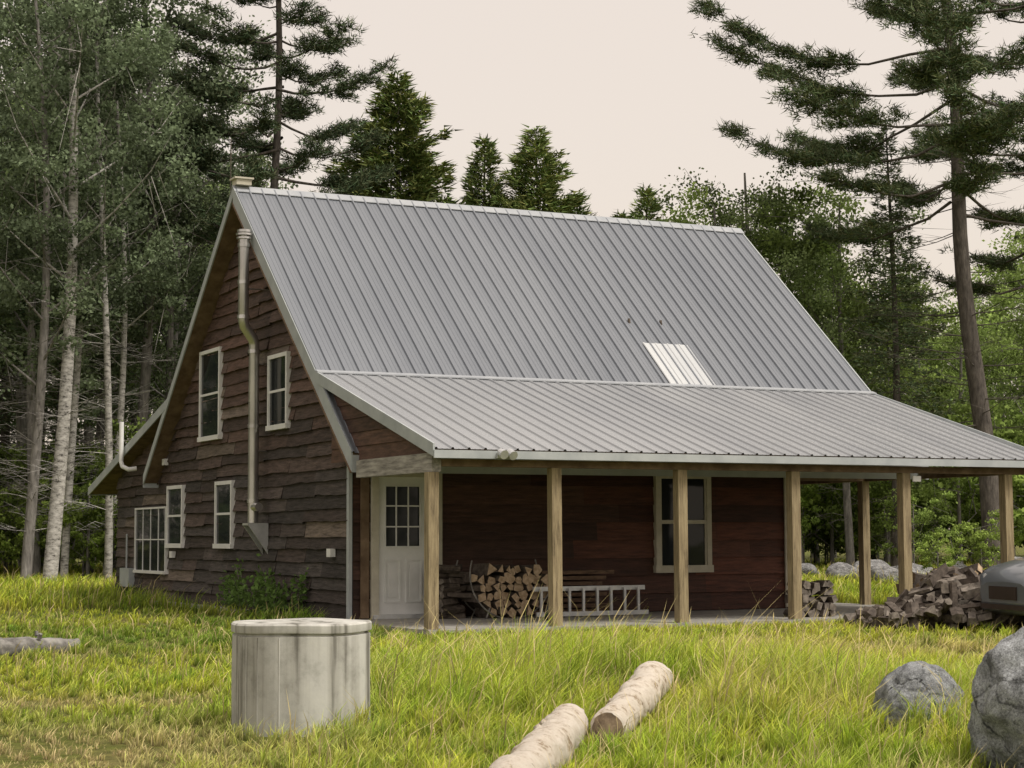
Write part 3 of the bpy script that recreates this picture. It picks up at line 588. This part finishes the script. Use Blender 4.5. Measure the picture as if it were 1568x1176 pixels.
def decid(name,H,Rr,hb,col=(.075,.125,.03),trunk=M_trunkg,nl=15000,size=.13,tr=None,ncl=90,bare=0,limbs=18,lb=1.):
    b=B(); n=14; zs=np.linspace(0,H*.93,n); tr=tr or H*.010; ph=random.uniform(0,6)
    off=np.stack([.02*H*np.sin(zs*.22+ph)-.02*H*math.sin(ph),.015*H*np.cos(zs*.18+ph)-.015*H*math.cos(ph)],1)
    b.tube(np.column_stack([off,zs]),tr*(1-zs/H)**.7+.012,10,0)
    ctr=lambda z: np.array([np.interp(z,zs,off[:,0]),np.interp(z,zs,off[:,1]),z])
    cl=[];rad=[]
    for i in range(limbs):
        z=hb+(H*.9-hb)*(i+random.random())/limbs*.9; t=(z-hb)/(H-hb); a=i*2.4+random.uniform(-.5,.5)
        L=Rr*(math.sin(math.pi*min(1,.25+.72*t))**.7)*random.uniform(.7,1.15); d0=np.array([math.cos(a),math.sin(a),.75]); c0=ctr(z); rl=min(tr*.3,.05)*(1-.6*t)
        P=[c0,c0+d0*L*.45,c0+d0*L*.8+np.array([0,0,.05*L]),c0+d0*L+np.array([0,0,.2*L])]; b.tube(P,[rl,rl*.6,rl*.35,.006],5,0)
        for s_ in (.45,.65,.8,.95,1.05): 
            cl.append(c0+d0*L*s_+rng.normal(0,.22*L*.6,3)); rad.append(random.uniform(.3,.6)*Rr*.32)
        for __ in range(3):
            s_=random.uniform(.3,.9); dd=rng.normal(0,1,3)*.35*L; b.tube([c0+d0*L*s_,c0+d0*L*s_+dd],[.014,.004],3,0)
    while len(cl)<ncl:
        t=random.random(); z=hb+(H-hb)*t; rr=Rr*(math.sin(math.pi*min(1,.2+.75*t))**.7)*random.uniform(.3,1); a=random.uniform(0,6.28); cl.append(ctr(min(z,H*.93))+np.array([rr*math.cos(a),rr*math.sin(a),max(0,z-H*.93)])); rad.append(random.uniform(.25,.55)*Rr*.35)
    cl=np.array(cl);rad=np.array(rad); k_=rng.integers(0,len(cl),nl); shade=rng.uniform(.5,1.4,len(cl))
    P=cl[k_]+rng.normal(0,1,(nl,3))*rad[k_][:,None]*np.array([1,1,.65])*.62
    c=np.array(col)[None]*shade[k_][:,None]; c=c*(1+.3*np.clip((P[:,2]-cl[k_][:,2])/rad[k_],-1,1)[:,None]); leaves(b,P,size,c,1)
    for _ in range(bare):
        z=random.uniform(1.5,hb+1.5); a=random.uniform(0,6.28); L=random.uniform(.6,2.0); d0=np.array([math.cos(a),math.sin(a),random.uniform(-.2,.45)]); c0=ctr(z)
        b.tube([c0,c0+d0*L*.5+rng.normal(0,.08,3),c0+d0*L],[.014,.009,.003],3,0)
        for __ in range(5):
            s_=random.uniform(.25,.95); a2=a+random.uniform(-1.1,1.1); b.tube([c0+d0*L*s_,c0+d0*L*s_+np.array([math.cos(a2),math.sin(a2),random.uniform(-.3,.5)])*.4*L],[.006,.002],3,0)
    return b.mesh(name,[trunk,M_leaf],smooth=(0,))
def bigpine(name,H,lean,zc,Rr,col,tr,nbr,left=1.,dead=16,seed=1,padk=1.,asc=0.,nl=.24,dens=4.2):
    random.seed(seed); b=B(); n=18; zs=np.linspace(0,H,n); off=np.stack([lean*zs/17+.12*np.sin(zs*.5),.15*np.sin(zs*.3)],1)
    b.tube(np.column_stack([off,zs]),tr*(1-zs/H*.9)**.8+.01+.12*np.exp(-zs*2),14,0)
    ctr=lambda z: np.array([np.interp(z,zs,off[:,0]),np.interp(z,zs,off[:,1]),z])
    cs=[];ds=[]
    for i in range(nbr):
        t=(i+random.random())/nbr; z=zc+(H-zc-.3)*t; a=i*2.39996+random.uniform(-.4,.4)
        L=Rr*(1-t)**.55*random.uniform(.5,1.1)*(1+.25*left*max(0,-math.cos(a))); d0=np.array([math.cos(a),math.sin(a),0]); sdv=np.array([-d0[1],d0[0],0]); c0=ctr(z)
        rise=random.uniform(-.16,.08)+.3*t+asc; kn=[random.uniform(-.03,.03)*L for _ in range(7)]; kz=[random.uniform(-.02,.02)*L for _ in range(7)]
        def f(s_): return c0+d0*L*s_+np.array([0,0,L*(rise*s_-.10*math.sin(math.pi*s_)+.12*s_*s_)+np.interp(s_,np.linspace(0,1,7),kz)])+sdv*(.05*L*math.sin(s_*3+i)+np.interp(s_,np.linspace(0,1,7),kn))
        b.tube([f(s_) for s_ in np.linspace(0,1,7)],np.linspace(min(.055,.012*L+.01),.006,7),5,0)
        m_=int(L*dens)+3
        for j in range(m_):
            s_=random.uniform(.22,1)**.75; ln=L*.23*(1.15-s_)+.3; sg=random.choice([-1,1]); p0=f(min(s_,1)); dv=(d0*.75+sdv*sg*random.uniform(.2,1)); p1=p0+dv*ln*random.uniform(.6,1.2)+np.array([0,0,random.uniform(-.05,.22)])
            b.tube([p0,p1],[.009,.003],3,0)
            q=max(5,int(ln*18*padk)); ss=rng.uniform(.15,1.05,q)[:,None]; cs.append(p0+(p1-p0)*ss+rng.normal(0,.12,(q,3))*np.array([1,1,.35])+np.array([0,0,.05])); ds.append(np.tile(dv*.5+np.array([0,0,.3]),(q,1)))
    needles(b,np.concatenate(cs),np.concatenate(ds),8,nl,.036,col,1,.7,.7)
    for i in range(dead):
        z=random.uniform(4.5,zc+2); a=random.uniform(0,6.28); L=random.uniform(.8,3.6); d0=np.array([math.cos(a),math.sin(a),0]); c0=ctr(z); dr=random.uniform(-.25,.1)
        f=lambda s_: c0+d0*L*s_+np.array([0,0,dr*L*s_+.15*L*s_*s_]); b.tube([f(s_) for s_ in (0,.3,.6,1)],[.024,.016,.010,.003],4,0)
        for __ in range(7):
            s_=random.uniform(.25,.95); a2=a+random.uniform(-1.2,1.2); b.tube([f(s_),f(s_)+np.array([math.cos(a2),math.sin(a2),random.uniform(-.2,.4)])*.32*L],[.007,.002],3,0)
    return b.mesh(name,[M_trunk,M_needle],smooth=(0,))

pr_con=[conifer('spruce_a',16,3.0,.6,.9,(.125,.175,.082)),conifer('spruce_b',14,2.4,.8,1.0,(.145,.20,.082),gap=.2),conifer('spruce_c',20,2.8,5,.8,(.125,.170,.095),bare=26,gap=.3)]
fir=[conifer('fir_a',16,4.0,3.5,1.3,(.175,.235,.080),gap=.12,k=6,pw=.8,droop=.05,ndl=.30,wd=.07,var=(.45,1.25)),conifer('fir_b',14,2.7,3,1.3,(.165,.225,.080),gap=.2,k=6,pw=.85,droop=.08,ndl=.28,wd=.065,var=(.45,1.25))]
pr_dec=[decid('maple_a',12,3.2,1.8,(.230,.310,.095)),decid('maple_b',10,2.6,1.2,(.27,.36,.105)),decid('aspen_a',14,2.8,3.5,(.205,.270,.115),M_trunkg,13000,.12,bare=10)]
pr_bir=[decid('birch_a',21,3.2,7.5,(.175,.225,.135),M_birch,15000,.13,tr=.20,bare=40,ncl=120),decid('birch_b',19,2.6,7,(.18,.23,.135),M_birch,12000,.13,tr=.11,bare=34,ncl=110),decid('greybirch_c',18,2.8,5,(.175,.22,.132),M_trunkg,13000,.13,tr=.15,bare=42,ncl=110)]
pr_bush=[decid('bush_a',1.9,1.1,.15,(.30,.40,.10),nl=3500,size=.10,tr=.03,ncl=40,limbs=10),decid('bush_b',2.8,1.3,.2,(.25,.34,.095),nl=4500,size=.10,tr=.03,ncl=45,limbs=12)]
def put(name,me,l,d_,s_=1,parent=None,rz=None,tilt=(0,0)):
    x,y=site(l,d_); return obj(name,me,parent,(x,y,-.02),(tilt[0],tilt[1],random.uniform(0,6.28) if rz is None else rz),s_)
me_wp=bigpine('white_pine_mesh',25,-1.1,10.9,7.3,(.095,.130,.068),.31,60,1.0,44,seed=5,nl=.27,padk=.9)
me_wp2=bigpine('pine_mesh_b',24,.2,9,4.0,(.09,.122,.066),.20,36,0,24,seed=9,padk=.8)
me_sp=bigpine('tall_pine_mesh',25,.1,9.8,4.0,(.082,.114,.064),.17,70,0,14,seed=14,padk=.95,dens=5)
random.seed(21)
put('white_pine_tree',me_wp,14.35,55,1,rz=-YAW)
put('white_pine_tree',me_wp2,17.2,60,1,rz=.5)
put('tall_pine_tree',me_sp,-7.25,55,1,rz=1.0)
for l,d_,s_,i in ((-13.2,50,1,2),(-12.55,50,1.0,0),(-12.9,53,1,1),(-11.9,54,.95,1),(-11.4,52,1,1),(-10.6,58,1,2),(-14.2,55,1,2),(-13.8,60,1.1,2),(-12,62,1.1,2)):
    o=put('birch_tree',pr_bir[i],l,d_,s_)
    if d_<51: o.rotation_euler=(0,.015,.8+i)
for l,d_,H,i,wx in ((-3.6,60,16.6,0,1.12),(-.8,60,14.4,1,.95),(.95,60,14.7,0,1.0),(2.2,62,12.9,1,1.1),(-2.2,62,12.8,1,1.2),(-5.5,61,12.9,0,1.1),(-6.6,63,12.8,1,1.2),(-1.6,66,12.8,0,1),(4.6,61,12.9,1,1),(3.9,63,12.4,1,1),(5.2,63,12.2,1,1)):
    base=(16,14)[i]; k=H/base; put('fir_tree',fir[i],l,d_,(k*wx,k*wx,k))
put('spruce_tree',pr_con[2],12.1,58,14.5/20)
for l,d_,H,i in ((6.6,60,12.9,2),(7.4,61,13.3,0),(8.3,60,14.2,2),(9.6,62,14.2,0),(11.0,60,13.2,2),(13.4,66,11.5,1),(7.6,66,12.5,1),(5.6,64,11.5,1),(10.3,66,13.5,2)):
    base=(12,10,14)[i]; put('maple_tree',pr_dec[i],l,d_,H/base)
forest=empty('forest')
for r_ in range(5):
    d_=57+r_*7; l=-d_*.36
    while l<-d_*.16:
        me,base=random.choice([(pr_con[0],16),(pr_con[2],20),(pr_dec[2],14),(pr_dec[2],14),(pr_bir[2],18),(pr_bir[2],18)])
        edge=l>-d_*.195
        put('forest_tree',me,l+random.uniform(-.7,.7),d_+random.uniform(-2.5,2.5),(random.uniform(13,16.5)*d_/60 if edge else random.uniform(18.5,25))/base,forest); l+=random.uniform(2.3,3.4)
for r_ in range(4):
    d_=74+r_*9; l=-d_*.16
    while l<d_*.45:
        right=l>d_*.12
        me,base=random.choice([(pr_con[1],14),(pr_dec[0],12),(pr_dec[1],10),(pr_dec[2],14),(pr_dec[0],12),(pr_dec[2],14)])
        Hh=random.uniform(9.0,13.0)*(d_/80)**.8 if right else random.uniform(8.5,10.5)*d_/70
        if l>d_*.275: Hh*=1.3
        put('forest_tree',me,l+random.uniform(-.8,.8),d_+random.uniform(-3,3),Hh/base,forest); l+=random.uniform(2.2,3.4)
for i in range(60):
    d_=random.uniform(52,70); put('understory_bush',random.choice(pr_bush),random.uniform(-.34,-.17)*d_,d_,random.uniform(.7,1.6),forest)
for i in range(90):
    d_=random.uniform(64,76); put('understory_bush',random.choice(pr_bush),random.uniform(.10,.42)*d_,d_,random.uniform(.8,2.2),forest)
for i in range(28):  # out-of-view trees added at the left for the gable windows to reflect
    me,base=random.choice([(pr_con[0],16),(pr_dec[0],12),(pr_dec[2],14)])
    put('forest_tree',me,-24-i*1.0+random.uniform(-2,2),58-i*1.3+random.uniform(-3,3),random.uniform(16,22)/base,forest)
for i in range(18):  # unseen row behind the camera, added to darken reflections in the porch window
    me,base=random.choice([(pr_con[0],16),(pr_dec[0],12),(pr_dec[2],14)])
    put('forest_tree',me,4+i*3.2+random.uniform(-1,1),-34+i*1.1+random.uniform(-4,4),random.uniform(14,20)/base,forest)
put('bush',pr_bush[0],10.6,46,.55); put('bush',pr_bush[0],13.2,52,.8); put('bush',pr_bush[1],12.6,58,.9)

b=B()
for c0 in ((-.6,2.9),(-.7,2.1),(-.55,1.2),(-.6,3.8),(-.65,1.6)):
    for _ in range(9):
        a=random.uniform(0,6.28); Hh=random.uniform(.25,.75); bx,by=c0[0]+random.uniform(-.2,.2),c0[1]+random.uniform(-.4,.4)
        tip=np.array([bx+.15*math.cos(a),by+.2*math.sin(a),Hh]); b.tube([(bx,by,0),((bx+tip[0])/2,(by+tip[1])/2,Hh*.6),tip],.004,3,0)
        P=np.array([bx,by,.05])+(tip-np.array([bx,by,.05]))*rng.uniform(.2,1,(34,1))+rng.normal(0,.07,(34,3)); leaves(b,P,.085,np.array([[.13,.21,.06]]),1)
obj('weed_plant',b.mesh('weed_plant',[M_trunkg,M_leaf]))

# ------------------------------------------------------------------ grass
def make_grass():
    xs=[];ys=[];ds=[]
    for (n,a,b_,d0,d1) in ((330000,-.36,.36,7.5,27),(110000,-.40,.42,27,80)):
        u=rng.uniform(0,1,n); dd=d0*(d1/d0)**u; l=rng.uniform(a,b_,n)*dd
        xs.append(CX+dd*SY+l*CYW);ys.append(CY+dd*CYW-l*SY);ds.append(dd)
    x=np.concatenate(xs);y=np.concatenate(ys);d_=np.concatenate(ds)
    cs=np.where(d_<18,.18,.34); ix=np.floor(x/cs); iy=np.floor(y/cs)
    hsh=lambda a,b_,s: np.modf(np.abs(np.sin(a*12.9898+b_*78.233+s*37.7)*43758.5453))[0]
    jx=(ix+.15+.7*hsh(ix,iy,1))*cs; jy=(iy+.15+.7*hsh(ix,iy,2))*cs
    x=x+(jx-x)*.5; y=y+(jy-y)*.5; th_=hsh(ix,iy,3); tc=hsh(ix,iy,4)
    k=~((x>-.66)&(x<9.5)&(y>-4.2)&(y<8)) & ~((x>-.32)&(x<8)&(y>=-.7)&(y<12.8))
    k&=((x-RX)**2+(y-RY)**2>.45**2)
    x,y,d_,th_,tc=[q[k] for q in (x,y,d_,th_,tc)]; n=len(x)
    l=(x-CX)*CYW-(y-CY)*SY
    dirt=np.exp(-(((l+2.6)/1.4)**2+((d_-10.4)/1.6)**2)*1.0); dirt=np.maximum(dirt,.85*np.exp(-(((d_-13.8-.10*l)/.5)**2))*(l<-2.2)*(l>-6))
    patch=sn(x,y,1.1,.3); fine=sn(x,y,3.3,1.7)
    dirt=np.maximum(dirt,.55*np.clip(patch*1.4-.5,0,1)*(d_<24))
    keep=rng.uniform(0,1,n)<(1-.72*dirt)*np.clip(.9+.5*fine,.35,1)
    x,y,d_,l,dirt,patch,fine,th_,tc=[q[keep] for q in (x,y,d_,l,dirt,patch,fine,th_,tc)]; n=len(x)
    tall=np.exp(-(((l-.9)/2.2)**2+((d_-14.3)/3.8)**2)); tall=np.maximum(tall,.9*np.exp(-(((l-4.2)/1.6)**2+((d_-12.0)/3)**2)))
    h=.07+.27*tall+.09*patch*tall+.03*fine+.02*rng.normal(0,1,n); h=np.clip(h,.03,.55)*(1-.5*dirt)*(.5+1.1*th_)
    h=np.where(d_>31,.22+.12*patch,h); h=np.where((x<-.3)&(x>-1.3)&(y>-1)&(y<13),h+.10,h)
    h=np.where((y<-4.1)&(y>-5.6)&(x>-1)&(x<9.6),np.minimum(h,.08),h)
    for (p0,p1) in LOGS:
        p0=np.array(p0);p1=np.array(p1);dv=p1-p0; t=np.clip(((x-p0[0])*dv[0]+(y-p0[1])*dv[1])/dv.dot(dv),0,1)
        ds_=np.hypot(x-p0[0]-t*dv[0],y-p0[1]-t*dv[1]); h=np.where(ds_<.5,np.minimum(h,.08+.26*ds_),h); h=np.where(ds_<.10,.01,h)
    h*=rng.uniform(.55,1.35,n); h=np.clip(h,.01,.75)
    seedh=(rng.uniform(0,1,n)<.022*(1-dirt))&(h>.05); h=np.where(seedh,h*1.6+.06,h)
    w=np.clip(.0060*(d_/10)**.9,.0045,.03)*rng.uniform(.6,1.5,n)
    a=rng.uniform(0,2*math.pi,n); bend=h*rng.uniform(.1,.9,n); ba=a+rng.uniform(-.8,.8,n)
    bx=np.cos(ba)*bend+.17*h; by=np.sin(ba)*bend-.05*h
    sx=-np.sin(a)*w; sy=np.cos(a)*w
    P0=np.stack([x,y,np.zeros(n)-.01],1); S=np.stack([sx,sy,np.zeros(n)],1)
    Mi=P0+np.stack([bx*.3,by*.3,h*.6],1); Tp=P0+np.stack([bx,by,h*.92],1)
    V=np.stack([P0-S*.5,P0+S*.5,Mi-S*.4,Mi+S*.4,Tp],1).reshape(-1,3)
    o_=np.arange(n)[:,None]*5; F=np.concatenate([o_+np.array([0,1,3]),o_+np.array([0,3,2]),o_+np.array([2,3,4])],0)
    bright=np.array([.37,.53,.045]); yel=np.array([.72,.68,.085]); straw=np.array([.64,.52,.29]); dark=np.array([.12,.25,.034])
    q=np.clip(.48+.55*sn(x,y,.55,2.2)+.3*sn(x,y,2.2,4)+.5*(tc-.5)+rng.normal(0,.2,n),0,1)[:,None]
    c=bright*(1-q*.72)+yel*q*.72
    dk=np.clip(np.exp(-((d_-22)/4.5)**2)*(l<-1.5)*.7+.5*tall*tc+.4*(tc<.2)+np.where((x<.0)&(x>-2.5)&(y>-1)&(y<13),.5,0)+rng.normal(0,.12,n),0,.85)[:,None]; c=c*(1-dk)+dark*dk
    st=np.clip(dirt*.85+np.exp(-((d_-18.8)/1.5)**2)*(l>1.5)*.6+.08+rng.normal(0,.16,n),0,1)[:,None]; st=np.where(seedh[:,None],.9,st); c=c*(1-st)+straw*st
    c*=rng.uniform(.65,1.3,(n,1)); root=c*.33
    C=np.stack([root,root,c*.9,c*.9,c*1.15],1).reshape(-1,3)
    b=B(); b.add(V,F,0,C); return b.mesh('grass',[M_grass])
obj('grass',make_grass())

# ------------------------------------------------------------------ light
w=bpy.data.worlds.new('World'); scene.world=w; w.use_nodes=True; nt=w.node_tree; nt.nodes.clear()
SE,SR=R(56),R(150)
sky=nt.nodes.new('ShaderNodeTexSky'); sky.sky_type='NISHITA'; sky.sun_disc=False; sky.sun_elevation=SE; sky.sun_rotation=SR; sky.air_density=1; sky.dust_density=6
b1=nt.nodes.new('ShaderNodeBackground'); b1.inputs[1].default_value=.05
b2=nt.nodes.new('ShaderNodeBackground'); b2.inputs[0].default_value=(.765,.65,.535,1); b2.inputs[1].default_value=1.0
ad=nt.nodes.new('ShaderNodeAddShader'); ow=nt.nodes.new('ShaderNodeOutputWorld')
nt.links.new(sky.outputs[0],b1.inputs[0]); nt.links.new(b1.outputs[0],ad.inputs[0]); nt.links.new(b2.outputs[0],ad.inputs[1]); nt.links.new(ad.outputs[0],ow.inputs[0])
sl=bpy.data.lights.new('sun','SUN'); sl.energy=2.6; sl.angle=R(16); sl.color=(1,.95,.86)
so=bpy.data.objects.new('sun',sl); COL.objects.link(so)
sd=Vector((math.sin(SR)*math.cos(SE),math.cos(SR)*math.cos(SE),math.sin(SE))); so.rotation_euler=sd.to_track_quat('Z','Y').to_euler(); so.location=(0,0,40)
